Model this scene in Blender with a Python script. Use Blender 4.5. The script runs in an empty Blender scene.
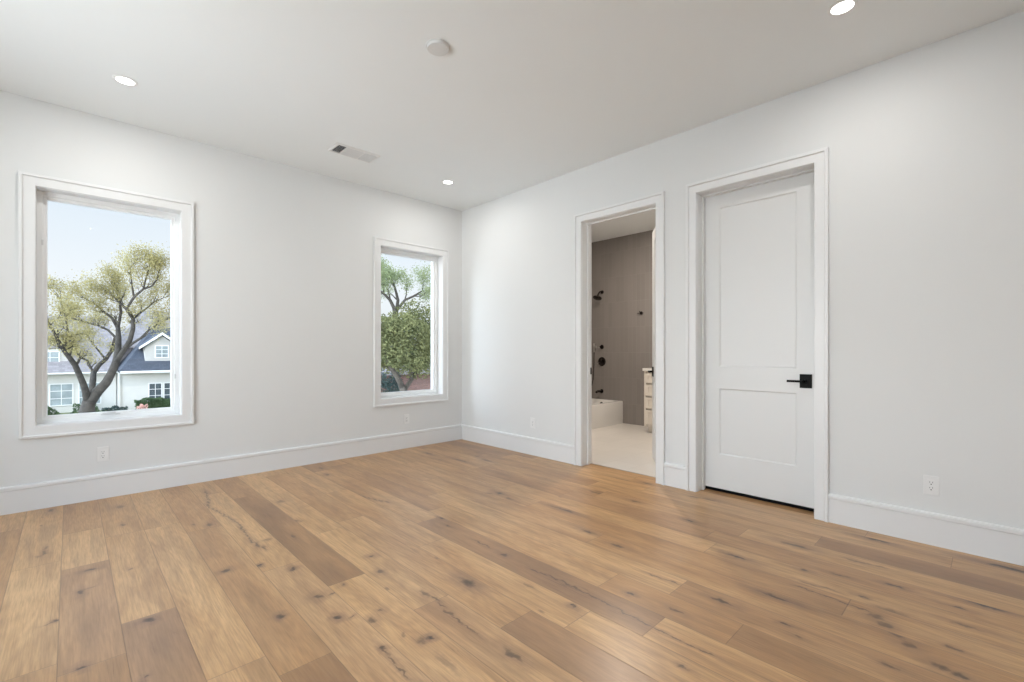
import bpy, bmesh, math, random
from mathutils import Vector, Matrix
S = bpy.context.scene
COL = S.collection
PI = math.pi

# ------------------------------------------------------------------ camera
cd = bpy.data.cameras.new('camera'); cam = bpy.data.objects.new('camera', cd); COL.objects.link(cam)
FPX = 461.6
YAW = 46.25
CX, CY, CZ = -3.775, -4.914, 1.175
cd.sensor_width = 36.0; cd.lens = FPX/1024*36.0
cd.shift_y = 9.8/1024; cd.clip_start = 0.02; cd.clip_end = 500
cam.location = (CX, CY, CZ); cam.rotation_euler = (PI/2, 0, math.radians(YAW-90))
S.camera = cam

# ------------------------------------------------------------------ view, sky, sun
S.view_settings.view_transform = 'Standard'
S.view_settings.look = 'None'
S.view_settings.exposure = 0.38
S.view_settings.gamma = 1.0
S.view_settings.use_curve_mapping = False
W = bpy.data.worlds.new('sky'); S.world = W; W.use_nodes = True
GLOW = 9.0
wn = W.node_tree.nodes; wl = W.node_tree.links; wn.clear()
wo = wn.new('ShaderNodeOutputWorld'); wb = wn.new('ShaderNodeBackground')
tc = wn.new('ShaderNodeTexCoord'); sx = wn.new('ShaderNodeSeparateXYZ')
rp = wn.new('ShaderNodeValToRGB')
wl.new(tc.outputs['Generated'], sx.inputs[0]); wl.new(sx.outputs['Z'], rp.inputs[0])
e = rp.color_ramp.elements
e[0].position = 0.0; e[0].color = (0.64, 0.67, 0.70, 1)
e[1].position = 1.0; e[1].color = (0.42, 0.60, 0.88, 1)
q = rp.color_ramp.elements.new(0.12); q.color = (0.70, 0.735, 0.78, 1)
q = rp.color_ramp.elements.new(0.33); q.color = (0.55, 0.64, 0.745, 1)
wl.new(rp.outputs[0], wb.inputs[0])
# added glow low in the west, brightens the room through the side windows
gd = wn.new('ShaderNodeVectorMath'); gd.operation = 'DOT_PRODUCT'; wl.new(tc.outputs['Generated'], gd.inputs[0])
gd.inputs[1].default_value = Vector((-1.0, -0.25, -0.08)).normalized()
gm = wn.new('ShaderNodeMapRange'); gm.interpolation_type = 'SMOOTHSTEP'; wl.new(gd.outputs['Value'], gm.inputs[0])
gm.inputs[1].default_value = 0.0; gm.inputs[2].default_value = 0.95; gm.inputs[3].default_value = 1.0; gm.inputs[4].default_value = GLOW
wl.new(gm.outputs[0], wb.inputs[1])
wl.new(wb.outputs[0], wo.inputs[0])
sd = bpy.data.lights.new('sun', 'SUN'); sun = bpy.data.objects.new('sun', sd); COL.objects.link(sun)
sd.energy = 1.25; sd.angle = math.radians(2); sd.color = (1.0, 0.95, 0.88)
sun.rotation_euler = Vector((-0.45, 0.62, -0.95)).to_track_quat('-Z', 'Y').to_euler()
LAMP_W = 5.5
BATH_LAMP_W = 36.0

# ------------------------------------------------------------------ helpers
def tag(o, label=None, cat=None, group=None, kind=None):
    if label: o['label'] = label
    if cat: o['category'] = cat
    if group: o['group'] = group
    if kind: o['kind'] = kind
    return o
def empty(name, loc=(0, 0, 0), rz=0, parent=None):
    o = bpy.data.objects.new(name, None); COL.objects.link(o)
    o.location = loc; o.rotation_euler = (0, 0, rz); o.empty_display_size = .1
    if parent: o.parent = parent
    return o
def obj(name, bm, m, parent=None, smooth=False, bevel=0, loc=None):
    bmesh.ops.recalc_face_normals(bm, faces=bm.faces[:])
    me = bpy.data.meshes.new(name); bm.to_mesh(me); bm.free()
    for k in (m if isinstance(m, (list, tuple)) else [m]): me.materials.append(k)
    if smooth:
        for p in me.polygons: p.use_smooth = True
    o = bpy.data.objects.new(name, me); COL.objects.link(o)
    if parent: o.parent = parent
    if loc: o.location = loc
    if bevel:
        b = o.modifiers.new('bevel', 'BEVEL'); b.width = bevel; b.segments = 2; b.limit_method = 'ANGLE'
    return o
def box(bm, a, b, mi=0):
    x0, x1 = sorted((a[0], b[0])); y0, y1 = sorted((a[1], b[1])); z0, z1 = sorted((a[2], b[2]))
    v = [bm.verts.new(p) for p in ((x0,y0,z0),(x1,y0,z0),(x1,y1,z0),(x0,y1,z0),(x0,y0,z1),(x1,y0,z1),(x1,y1,z1),(x0,y1,z1))]
    for f in ((0,3,2,1),(4,5,6,7),(0,1,5,4),(1,2,6,5),(2,3,7,6),(3,0,4,7)):
        bm.faces.new([v[i] for i in f]).material_index = mi
    return v
def B(*bs):
    bm = bmesh.new()
    for b in bs: box(bm, *b)
    return bm
def lathe(bm, prof, n=32, M=Matrix()):
    """prof: (r, z) points round local z"""
    rings = []
    for r, z in prof:
        if r < 1e-6: rings.append([bm.verts.new(M @ Vector((0, 0, z)))])
        else: rings.append([bm.verts.new(M @ Vector((r*math.cos(2*PI*i/n), r*math.sin(2*PI*i/n), z))) for i in range(n)])
    for a, b in zip(rings, rings[1:]):
        for i in range(n):
            j = (i+1) % n
            if len(a) == 1 and len(b) == 1: continue
            if len(a) == 1: bm.faces.new((a[0], b[i], b[j]))
            elif len(b) == 1: bm.faces.new((a[i], b[0], a[j]))
            else: bm.faces.new((a[i], b[i], b[j], a[j]))
def tube(bm, pts, rad, n=8, cap=True):
    pts = [Vector(p) for p in pts]
    if not isinstance(rad, (list, tuple)): rad = [rad]*len(pts)
    rings = []; ref = Vector((0.31, 0.17, 0.93))
    for i, p in enumerate(pts):
        t = (pts[min(i+1, len(pts)-1)] - pts[max(i-1, 0)]).normalized()
        if abs(t.dot(ref)) > .97: ref = Vector((1, 0.1, 0))
        a = t.cross(ref).normalized(); b = t.cross(a)
        rings.append([bm.verts.new(p + rad[i]*(a*math.cos(2*PI*k/n) + b*math.sin(2*PI*k/n))) for k in range(n)])
        ref = b if abs(b.dot(t)) < .5 else ref
    for a, b in zip(rings, rings[1:]):
        off = min(range(n), key=lambda s: sum((a[k].co-b[(k+s) % n].co).length for k in range(0, n, 2)))
        for k in range(n):
            bm.faces.new((a[k], a[(k+1) % n], b[(k+1+off) % n], b[(k+off) % n]))
    if cap:
        bm.faces.new(rings[0][::-1]); bm.faces.new(rings[-1])
def sweep(bm, uv, prof, M, u_shape=False):
    """mitred moulding round rectangle uv=(u0,v0,u1,v1); prof = closed (outward offset, projection) polygon"""
    u0, v0, u1, v1 = uv
    def corner(k, d):
        if u_shape:
            return ((u0-d, v0), (u0-d, v1+d), (u1+d, v1+d), (u1+d, v0))[k]
        return ((u0-d, v0-d), (u0-d, v1+d), (u1+d, v1+d), (u1+d, v0-d))[k]
    rings = []
    for k in range(4):
        rings.append([bm.verts.new(M(*corner(k, d), p)) for d, p in prof])
    n = len(prof)
    for s in range(3 if u_shape else 4):
        a, b = rings[s], rings[(s+1) % 4]
        for i in range(n):
            j = (i+1) % n
            bm.faces.new((a[i], a[j], b[j], b[i]))
    if u_shape:
        bm.faces.new(rings[0]); bm.faces.new(rings[3][::-1])
def extrude_profile(bm, prof, M, a, b):
    """prof (projection, z); run along a..b"""
    A = [bm.verts.new(M(a, z, p)) for p, z in prof]; Bv = [bm.verts.new(M(b, z, p)) for p, z in prof]
    n = len(prof)
    for i in range(n):
        j = (i+1) % n
        bm.faces.new((A[i], A[j], Bv[j], Bv[i]))
    bm.faces.new(A[::-1]); bm.faces.new(Bv)
ML = lambda u, v, p: Vector((u, -p, v))        # wall with the windows
MR = lambda u, v, p: Vector((-p, u, v))        # wall with the doors

# ------------------------------------------------------------------ materials
def nt(name):
    m = bpy.data.materials.new(name); m.use_nodes = True
    n = m.node_tree.nodes; l = m.node_tree.links
    return m, n, l, n['Principled BSDF']
def mat(name, col, rough=.5, metal=0, bump=0, bscale=200, var=0, vscale=8, spec=.5, coat=0):
    m, n, l, p = nt(name)
    p.inputs['Base Color'].default_value = (*col, 1); p.inputs['Roughness'].default_value = rough
    p.inputs['Metallic'].default_value = metal; p.inputs['Specular IOR Level'].default_value = spec
    p.inputs['Coat Weight'].default_value = coat
    t = n.new('ShaderNodeTexCoord')
    if var:
        z = n.new('ShaderNodeTexNoise'); z.inputs['Scale'].default_value = vscale; z.inputs['Detail'].default_value = 5
        l.new(t.outputs['Object'], z.inputs['Vector'])
        r = n.new('ShaderNodeValToRGB'); r.color_ramp.elements[0].position = .3; r.color_ramp.elements[1].position = .7
        r.color_ramp.elements[0].color = (*[c*(1-var) for c in col], 1); r.color_ramp.elements[1].color = (*[min(1, c*(1+var)) for c in col], 1)
        l.new(z.outputs['Fac'], r.inputs[0]); l.new(r.outputs[0], p.inputs['Base Color'])
    if bump:
        z = n.new('ShaderNodeTexNoise'); z.inputs['Scale'].default_value = bscale; z.inputs['Detail'].default_value = 3
        l.new(t.outputs['Object'], z.inputs['Vector'])
        b = n.new('ShaderNodeBump'); b.inputs['Strength'].default_value = bump; b.inputs['Distance'].default_value = .002
        l.new(z.outputs['Fac'], b.inputs['Height']); l.new(b.outputs[0], p.inputs['Normal'])
    return m
M_WALL = mat('wall_paint', (.745, .75, .742), .65, bump=.08, bscale=260, var=.006, vscale=1.5, spec=.25)
M_CEIL = mat('ceiling_paint', (.85, .875, .878), .8, bump=.06, bscale=200, var=.006, vscale=1.5)
M_TRIM = mat('trim_enamel', (.785, .788, .785), .32, var=.004, vscale=5)
M_DOOR = mat('door_enamel', (.735, .737, .728), .38, var=.004, vscale=4)
M_VINYL = mat('white_vinyl', (.88, .89, .89), .3, var=.004, vscale=9)
M_BLACK = mat('matte_black_metal', (.003, .003, .003), .5, 0, var=.1, vscale=60, spec=.15)
M_BRONZE = mat('dark_bronze', (.05, .042, .038), .22, .9, var=.1, vscale=40)
M_PLASTIC = mat('white_plastic', (.80, .80, .79), .3, var=.004, vscale=30)
M_SHADE = mat('shade_dark', (.02, .022, .025), .8, var=.1, vscale=30)  # near-black colour standing in for shade
M_SLOT = mat('outlet_slot', (.06, .06, .06), .6, var=.1, vscale=30)
M_GRILLE = mat('grille_enamel', (.72, .73, .73), .4, var=.01, vscale=30)
M_TUB = mat('tub_acrylic', (.78, .76, .73), .18, var=.004, vscale=4)
M_CAB = mat('cabinet_cream', (.72, .66, .58), .4, var=.01, vscale=6)
M_COUNTER = mat('quartz_counter', (.78, .76, .72), .2, var=.04, vscale=30)
M_NICKEL = mat('brushed_nickel', (.55, .53, .5), .3, 1, var=.05, vscale=60)

def wood_floor_material():
    m, n, l, p = nt('oak_planks')
    def N(t, **k):
        x = n.new(t)
        for a, b in k.items(): setattr(x, a, b)
        return x
    def math_(op, a, b=None, clamp=False):
        x = N('ShaderNodeMath', operation=op, use_clamp=clamp)
        for i, v in enumerate((a, b)):
            if v is None: continue
            if isinstance(v, (int, float)): x.inputs[i].default_value = v
            else: l.new(v, x.inputs[i])
        return x.outputs[0]
    def mix(f, a, b, bt='MIX'):
        x = N('ShaderNodeMix', data_type='RGBA', blend_type=bt)
        if isinstance(f, (int, float)): x.inputs[0].default_value = f
        else: l.new(f, x.inputs[0])
        for i, v in ((6, a), (7, b)):
            if isinstance(v, tuple): x.inputs[i].default_value = (*v, 1)
            else: l.new(v, x.inputs[i])
        return x.outputs[2]
    tcn = N('ShaderNodeTexCoord'); pos = tcn.outputs['Object']
    uv = N('ShaderNodeUVMap', uv_map='UVMap'); suv = N('ShaderNodeSeparateXYZ'); l.new(uv.outputs[0], suv.inputs[0])
    at1 = N('ShaderNodeAttribute', attribute_name='plank'); sat = N('ShaderNodeSeparateColor'); l.new(at1.outputs['Color'], sat.inputs[0])
    rnd, tone, hue = sat.outputs[0], sat.outputs[1], sat.outputs[2]
    at2 = N('ShaderNodeAttribute', attribute_name='size'); sat2 = N('ShaderNodeSeparateXYZ'); l.new(at2.outputs['Vector'], sat2.inputs[0])
    # grain coordinates, different in each plank
    off = N('ShaderNodeCombineXYZ'); l.new(math_('MULTIPLY', rnd, 37.0), off.inputs[0]); l.new(math_('MULTIPLY', rnd, 91.0), off.inputs[1]); l.new(math_('MULTIPLY', rnd, 53.0), off.inputs[2])
    gp = N('ShaderNodeVectorMath', operation='ADD'); l.new(pos, gp.inputs[0]); l.new(off.outputs[0], gp.inputs[1])
    def scaled(vec, s):
        x = N('ShaderNodeVectorMath', operation='MULTIPLY'); l.new(vec, x.inputs[0]); x.inputs[1].default_value = s; return x.outputs[0]
    def noise(vec, sc, det=4, ro=.55, dist=0):
        x = N('ShaderNodeTexNoise'); l.new(vec, x.inputs['Vector']); x.inputs['Scale'].default_value = sc
        x.inputs['Detail'].default_value = det; x.inputs['Roughness'].default_value = ro; x.inputs['Distortion'].default_value = dist
        return x.outputs['Fac']
    fine = noise(scaled(gp.outputs[0], (1, .045, 1)), 170, 4, .6)
    streak = noise(scaled(gp.outputs[0], (1, .09, 1)), 17, 5, .6, .4)
    cloud = noise(scaled(gp.outputs[0], (1, .2, 1)), 5.0, 4, .6, .3)
    # cathedral figure: contour lines of a stretched noise
    cn = noise(scaled(gp.outputs[0], (1, .16, 1)), 4.2, 1.5, .45, .25)
    rings = math_('SINE', math_('MULTIPLY', cn, 130.0)); rings = math_('ADD', math_('MULTIPLY', rings, .5), .5)
    # knots -------------------------------------------------
    wob = N('ShaderNodeTexNoise'); l.new(pos, wob.inputs['Vector']); wob.inputs['Scale'].default_value = 22; wob.inputs['Detail'].default_value = 3
    ws = N('ShaderNodeVectorMath', operation='SUBTRACT'); l.new(wob.outputs['Color'], ws.inputs[0]); ws.inputs[1].default_value = (.5, .5, .5)
    wobm = scaled(ws.outputs[0], (.045, .08, 0))
    kp = N('ShaderNodeVectorMath', operation='ADD'); l.new(pos, kp.inputs[0]); l.new(wobm, kp.inputs[1]); kp = kp.outputs[0]
    best = None; halo = None
    for k in range(NSLOT):
        ak = N('ShaderNodeAttribute', attribute_name='knot%d' % k); sk = N('ShaderNodeSeparateXYZ'); l.new(ak.outputs['Vector'], sk.inputs[0])
        aks = N('ShaderNodeAttribute', attribute_name='knotsize%d' % k); sks = N('ShaderNodeSeparateXYZ'); l.new(aks.outputs['Vector'], sks.inputs[0])
        d = N('ShaderNodeVectorMath', operation='SUBTRACT'); l.new(kp, d.inputs[0]); l.new(ak.outputs['Vector'], d.inputs[1])
        dm = N('ShaderNodeVectorMath', operation='MULTIPLY'); l.new(d.outputs[0], dm.inputs[0]); l.new(aks.outputs['Vector'], dm.inputs[1])
        ln = N('ShaderNodeVectorMath', operation='LENGTH'); l.new(dm.outputs[0], ln.inputs[0])
        st = sk.outputs[2]
        mr = N('ShaderNodeMapRange', interpolation_type='SMOOTHSTEP'); l.new(ln.outputs['Value'], mr.inputs[0])
        mr.inputs[1].default_value = .25; mr.inputs[2].default_value = 1.25; mr.inputs[3].default_value = 1; mr.inputs[4].default_value = 0
        v_ = math_('MULTIPLY', mr.outputs[0], st)
        best = v_ if best is None else math_('MAXIMUM', best, v_)
        mh = N('ShaderNodeMapRange', interpolation_type='SMOOTHSTEP'); l.new(ln.outputs['Value'], mh.inputs[0])
        mh.inputs[1].default_value = .4; mh.inputs[2].default_value = 3.6; mh.inputs[3].default_value = 1; mh.inputs[4].default_value = 0
        v_ = math_('MULTIPLY', mh.outputs[0], math_('MULTIPLY', math_('SUBTRACT', st, .3, True), 1.1))
        halo = v_ if halo is None else math_('MAXIMUM', halo, v_)
    # small generic knots from stretched voronoi
    vo = N('ShaderNodeTexVoronoi'); l.new(scaled(gp.outputs[0], (1, .42, 0)), vo.inputs['Vector']); vo.inputs['Scale'].default_value = 4.6
    vr = N('ShaderNodeMapRange', interpolation_type='SMOOTHSTEP'); l.new(vo.outputs['Distance'], vr.inputs[0])
    vr.inputs[1].default_value = .012; vr.inputs[2].default_value = .055; vr.inputs[3].default_value = .55; vr.inputs[4].default_value = 0
    small = vr.outputs[0]
    # mineral streak lines, thin dark, along the grain
    ml = noise(scaled(gp.outputs[0], (1, .035, 1)), 26, 2, .5, .5)
    mrl = N('ShaderNodeMapRange', interpolation_type='SMOOTHSTEP'); l.new(math_('ABSOLUTE', math_('SUBTRACT', ml, .5)), mrl.inputs[0])
    mrl.inputs[1].default_value = .0; mrl.inputs[2].default_value = .012; mrl.inputs[3].default_value = 1; mrl.inputs[4].default_value = 0
    gate = N('ShaderNodeMapRange'); l.new(cloud, gate.inputs[0]); gate.inputs[1].default_value = .52; gate.inputs[2].default_value = .68; gate.inputs[3].default_value = 0; gate.inputs[4].default_value = .42
    lines = math_('MULTIPLY', mrl.outputs[0], gate.outputs[0])
    # colour --------------------------------------------------
    LIGHT, MID, DARK = (.67, .405, .19), (.50, .275, .118), (.285, .152, .073)
    tone2 = math_('ADD', tone, math_('MULTIPLY', math_('SUBTRACT', cloud, .5), 1.5))
    cr = N('ShaderNodeValToRGB'); l.new(tone2, cr.inputs[0]); ce = cr.color_ramp.elements
    ce[0].position = 0.0; ce[0].color = (*LIGHT, 1); ce[1].position = 1.0; ce[1].color = (*DARK, 1)
    x = ce.new(.5); x.color = (*MID, 1)
    base = mix(math_('MULTIPLY', hue, .3), cr.outputs[0], (.36, .235, .17))
    base = mix(math_('MULTIPLY', math_('SUBTRACT', streak, .44, True), 1.9), base, (.25, .145, .075))
    base = mix(math_('MULTIPLY', rings, math_('MULTIPLY', cloud, .26)), base, (.24, .13, .065))
    base = mix(math_('MULTIPLY', math_('SUBTRACT', fine, .42, True), 1.4), base, (.22, .12, .06))
    if halo is not None: base = mix(math_('MULTIPLY', halo, 1.0, True), base, (.19, .105, .07))
    base = mix(lines, base, (.09, .05, .03))
    base = mix(small, base, (.09, .05, .03))
    base = mix(best, base, (.05, .03, .02))
    # seams
    du = math_('MINIMUM', suv.outputs[0], math_('SUBTRACT', sat2.outputs[0], suv.outputs[0]))
    dv = math_('MINIMUM', suv.outputs[1], math_('SUBTRACT', sat2.outputs[1], suv.outputs[1]))
    dd = math_('MINIMUM', du, dv)
    sm = N('ShaderNodeMapRange', interpolation_type='SMOOTHSTEP'); l.new(dd, sm.inputs[0])
    sm.inputs[1].default_value = .0004; sm.inputs[2].default_value = .0028; sm.inputs[3].default_value = 1; sm.inputs[4].default_value = 0
    base = mix(math_('MULTIPLY', sm.outputs[0], .5), base, (.10, .06, .035))
    l.new(base, p.inputs['Base Color'])
    ro = math_('ADD', .27, math_('MULTIPLY', fine, .12)); l.new(ro, p.inputs['Roughness'])
    p.inputs['Specular IOR Level'].default_value = .5
    h = math_('SUBTRACT', math_('MULTIPLY', fine, .3), sm.outputs[0])
    h = math_('SUBTRACT', h, math_('MULTIPLY', best, .5))
    bp = N('ShaderNodeBump'); bp.inputs['Strength'].default_value = .25; bp.inputs['Distance'].default_value = .002
    l.new(h, bp.inputs['Height']); l.new(bp.outputs[0], p.inputs['Normal'])
    return m

def tile_material(name, w, h, col, grout, rough, axes='yz', off=(0, 0), mortar=.0016, var=.04, offset=0, bump=.4):
    m, n, l, p = nt(name)
    t = n.new('ShaderNodeTexCoord'); s = n.new('ShaderNodeSeparateXYZ'); c = n.new('ShaderNodeCombineXYZ')
    l.new(t.outputs['Object'], s.inputs[0])
    for i, a in enumerate(axes):
        ad = n.new('ShaderNodeMath'); ad.operation = 'SUBTRACT'; ad.inputs[1].default_value = off[i]
        l.new(s.outputs['xyz'.index(a)], ad.inputs[0]); l.new(ad.outputs[0], c.inputs[i])
    b = n.new('ShaderNodeTexBrick'); b.offset = offset; b.squash = 1
    l.new(c.outputs[0], b.inputs['Vector'])
    b.inputs['Scale'].default_value = 1; b.inputs['Brick Width'].default_value = w; b.inputs['Row Height'].default_value = h
    b.inputs['Mortar Size'].default_value = mortar; b.inputs['Mortar Smooth'].default_value = .2; b.inputs['Bias'].default_value = 0
    b.inputs['Color1'].default_value = (*[k*(1-var) for k in col], 1); b.inputs['Color2'].default_value = (*[k*(1+var) for k in col], 1)
    b.inputs['Mortar'].default_value = (*grout, 1)
    l.new(b.outputs['Color'], p.inputs['Base Color']); p.inputs['Roughness'].default_value = rough
    bm_ = n.new('ShaderNodeBump'); bm_.inputs['Strength'].default_value = bump; bm_.inputs['Distance'].default_value = .002; bm_.invert = True
    l.new(b.outputs['Fac'], bm_.inputs['Height']); l.new(bm_.outputs[0], p.inputs['Normal'])
    return m
M_TILE_X = tile_material('taupe_wall_tile', .076, .414, (.255, .232, .217), (.31, .285, .268), .16, 'yz', (0, .32))
M_TILE_Y = tile_material('taupe_wall_tile_side', .076, .414, (.255, .232, .217), (.31, .285, .268), .16, 'xz', (2.72, .32))
M_BATHFLOOR = tile_material('bath_floor_tile', .30, .30, (.70, .66, .61), (.60, .56, .51), .35, 'xy', (0, 0), .002, .03, .5, .2)

def glass_material():
    m = bpy.data.materials.new('window_glass'); m.use_nodes = True
    n = m.node_tree.nodes; l = m.node_tree.links; n.clear()
    o = n.new('ShaderNodeOutputMaterial'); mx = n.new('ShaderNodeMixShader'); tr = n.new('ShaderNodeBsdfTransparent')
    gl = n.new('ShaderNodeBsdfGlossy'); gl.inputs['Roughness'].default_value = .01; fr = n.new('ShaderNodeFresnel'); fr.inputs[0].default_value = 1.07
    tr.inputs[0].default_value = (.985, .995, .99, 1)
    l.new(fr.outputs[0], mx.inputs[0]); l.new(tr.outputs[0], mx.inputs[1]); l.new(gl.outputs[0], mx.inputs[2]); l.new(mx.outputs[0], o.inputs[0])
    return m
M_GLASS = glass_material()
def emit(name, col, s):
    m = bpy.data.materials.new(name); m.use_nodes = True
    n = m.node_tree.nodes; l = m.node_tree.links; n.clear()
    o = n.new('ShaderNodeOutputMaterial'); em = n.new('ShaderNodeEmission'); em.inputs[0].default_value = (*col, 1); em.inputs[1].default_value = s
    l.new(em.outputs[0], o.inputs[0]); return m
M_LED = emit('led_lens', (1, .98, .95), 4.0)
def leaf_material(name, c1, c2, tr=.35):
    m = bpy.data.materials.new(name); m.use_nodes = True
    n = m.node_tree.nodes; l = m.node_tree.links; n.clear()
    o = n.new('ShaderNodeOutputMaterial'); mx = n.new('ShaderNodeMixShader'); d = n.new('ShaderNodeBsdfDiffuse'); t = n.new('ShaderNodeBsdfTranslucent')
    tc_ = n.new('ShaderNodeTexCoord'); z = n.new('ShaderNodeTexNoise'); z.inputs['Scale'].default_value = 1.6; z.inputs['Detail'].default_value = 6; z.inputs['Roughness'].default_value = .7
    r = n.new('ShaderNodeValToRGB'); r.color_ramp.elements[0].position = .35; r.color_ramp.elements[1].position = .65
    r.color_ramp.elements[0].color = (*c1, 1); r.color_ramp.elements[1].color = (*c2, 1)
    l.new(tc_.outputs['Object'], z.inputs['Vector']); l.new(z.outputs['Fac'], r.inputs[0])
    l.new(r.outputs[0], d.inputs[0]); l.new(r.outputs[0], t.inputs[0]); mx.inputs[0].default_value = tr
    l.new(d.outputs[0], mx.inputs[1]); l.new(t.outputs[0], mx.inputs[2]); l.new(mx.outputs[0], o.inputs[0])
    return m

# ------------------------------------------------------------------ dimensions
H = 3.04; WT = .16; EXT = .22
X0, Y0 = -5.3, -6.5            # far sides of the room, behind the viewer
WIN = [(-3.957, -3.075), (-1.178, -.318)]; WZ = (.62, 2.39)
D1 = (-2.828, -2.006); D2 = (-4.039, -3.203); DH = 2.485
BX, BY1, BY0 = 2.72, 0.0, -3.0       # bathroom
KERF = .145

# ------------------------------------------------------------------ floor
def px_floor(px, py):
    """photo reading -> place on the floor in metres (used to survey the boards)"""
    a = math.radians(YAW); u = (px-512)/FPX; v = (py-350.8)/FPX; d = CZ/v
    return (CX + d*(math.cos(a)+u*math.sin(a)), CY + d*(math.sin(a)-u*math.cos(a)))
PW = .193; PX = -3.81
KN = [(50.7,510.7,.02,.05,.7),(120,506.7,.03,.05,.5),(122.8,524.6,.012,.03,.6),(90.8,570,.03,.018,.75),(130.8,568.9,.012,.012,.5),
 (81.4,592,.012,.035,.7),(88,588,.03,.008,.45),(56.9,620.7,.01,.012,.8),(50,623,.02,.008,.5),(148.2,620,.022,.022,.85),(79.3,668.2,.016,.016,.85),(145,677.6,.009,.01,.8),(44,553.4,.008,.05,.65),(38,557,.02,.03,.4),(46,548,.01,.03,.5),
 (226.2,570.7,.02,.02,.8),(259.3,566,.014,.014,.9),(292.6,568.6,.016,.014,.8),(280.9,501.5,.03,.035,.5),(297.3,521,.012,.018,.65),(293.5,535.8,.012,.05,.55),(327.3,474.7,.018,.035,.75),(320.8,468.2,.02,.05,.55),
 (371.9,556,.018,.02,.7),(380.6,571.4,.02,.02,.6),(209.3,524.5,.014,.03,.65),(194,524.6,.01,.02,.5),(266.8,539.7,.03,.015,.4),(205.4,492,.014,.04,.6),(318.4,596.3,.026,.024,.7),(333,593,.018,.01,.6),
 (428.6,453.5,.02,.08,.7),(460.5,460.5,.016,.14,.75),(486.8,460.5,.02,.08,.65),(477,456.5,.02,.05,.4),(499.7,493.3,.022,.05,.8),(490,493.5,.012,.03,.6),(509,498.5,.022,.05,.5),(441.8,518,.012,.04,.7),(449,526,.01,.03,.6),
 (482,543.8,.008,.10,.55),(504.4,554.8,.014,.03,.7),(567.7,511,.018,.07,.75),(558,508,.015,.12,.4),(597,492.9,.02,.08,.6),(588.9,532,.016,.06,.75),(617,545.7,.018,.05,.7),(468,582.5,.028,.07,.85),
 (281.2,616.7,.016,.018,.85),(337.5,617.4,.016,.018,.85),(352,616.5,.02,.008,.6),(383.9,647.9,.012,.014,.8),(371,619.8,.02,.022,.65),(381.5,610.4,.014,.014,.55),(342.9,584.6,.012,.016,.6),(402.6,635,.012,.014,.4),
 (429.3,638,.016,.014,.9),(421,641,.022,.02,.5),(512.5,654.8,.014,.05,.7),(446.9,663,.018,.10,.35),(573.4,606,.012,.018,.85),(630.8,594,.012,.016,.85),(528.9,585.7,.01,.04,.4),
 (736,556.4,.014,.06,.85),(797,545.9,.02,.09,.7),(804,570,.012,.03,.7),(722.6,601.4,.012,.05,.8),(775.8,597,.012,.07,.8),(684.4,667.7,.010,.02,.7),(787.6,625.5,.009,.02,.75),(677.4,611.5,.01,.03,.6),(839,575,.012,.05,.6),(797,636,.01,.02,.45),
 (876.6,540,.018,.07,.9),(1008.9,568.4,.022,.10,.95),(986,605.6,.018,.07,.98),(895,586,.012,.04,.8),(957.5,607.4,.01,.04,.75),(966,626,.012,.05,.55),(894,612,.02,.06,.5),(940,667,.02,.03,.7),(959.7,675.6,.014,.03,.75),(889.7,665.8,.012,.03,.6),(859,561.9,.012,.07,.55),(862.3,596.9,.010,.02,.7),(881,567,.01,.04,.4),(956,649,.01,.02,.6),
 (647,483.5,.018,.05,.8),(622,479.5,.008,.12,.6),(600,492,.015,.05,.5),(636,501.5,.02,.05,.6),(689,520.5,.014,.04,.75),(694,497,.012,.03,.6),(709,500,.016,.05,.6)]
CRACK = [[(205.8,492.8),(209,501),(207,506.9),(218.7,511.5),(225.7,516.2),(238.6,523.3),(245.7,533.8),(253.9,543.2),(261,546.7),(266.8,549)],
 [(418.7,591.6),(432.8,596.2),(444.5,608),(451.6,616.2),(463.3,624.4),(476.2,633.7)],
 [(530,569.3),(560,580),(600,600),(639,619.7)],[(620,610.3),(668,635),(714,656)],[(800,581),(836,591)],[(648,574),(680,584.5)],[(360,496),(391,503)],[(383,646),(395,664),(408,679)],[(795,585),(870,612),(915,650)]]
KNOTS = []; NSLOT = 5
for (a, b, c_, d_, s_) in KN:
    X, Y = px_floor(a, b); KNOTS.append((X, Y, c_*1.0, d_*1.0, s_))
for ln in CRACK:
    P = [px_floor(*p) for p in ln]
    for (xa, ya), (xb, yb) in zip(P, P[1:]):
        L = math.hypot(xb-xa, yb-ya); n_ = max(1, min(5, int(L/.06)))
        for k in range(n_):
            f = (k+.5)/n_
            KNOTS.append((xa+(xb-xa)*f, ya+(yb-ya)*f, max(.006, abs(xb-xa)/n_*.55), max(.006, abs(yb-ya)/n_*.62), .6))
JOINTS = [(33,567),(83,531),(61.4,570.8),(148,616),(163,526),(205,529),(280,567),(346.6,580),(337,528.6),(429,520),(431.7,542.6),(595,538.5),(235,669),(511.5,622),(609,580),(734,635),(845,610),(674,591),(844.5,610),(951,567)]
DARKS = [(165,640,.75,.8),(80,620,.55,.7),(245,590,.5,.3),(225,480,.68,.1),(322,560,.8,.1),(330,672,.8,.2),(500,500,.4,.3),(480,590,.75,.3),(560,650,.75,.5),(560,495,.6,.0),(570,520,.7,.1),(700,560,.5,.0),(780,590,.55,.1),(640,590,.7,.1),(700,620,.6,.1),(930,575,.8,.3),(930,655,.75,.3),(60,540,.1,.1),(20,620,.15,.2),(190,600,.15,.1),(430,600,.1,0),(660,650,.2,0),(450,640,.1,0),(870,640,.4,.1),(370,590,.12,0),(430,560,.15,.1)]
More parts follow.
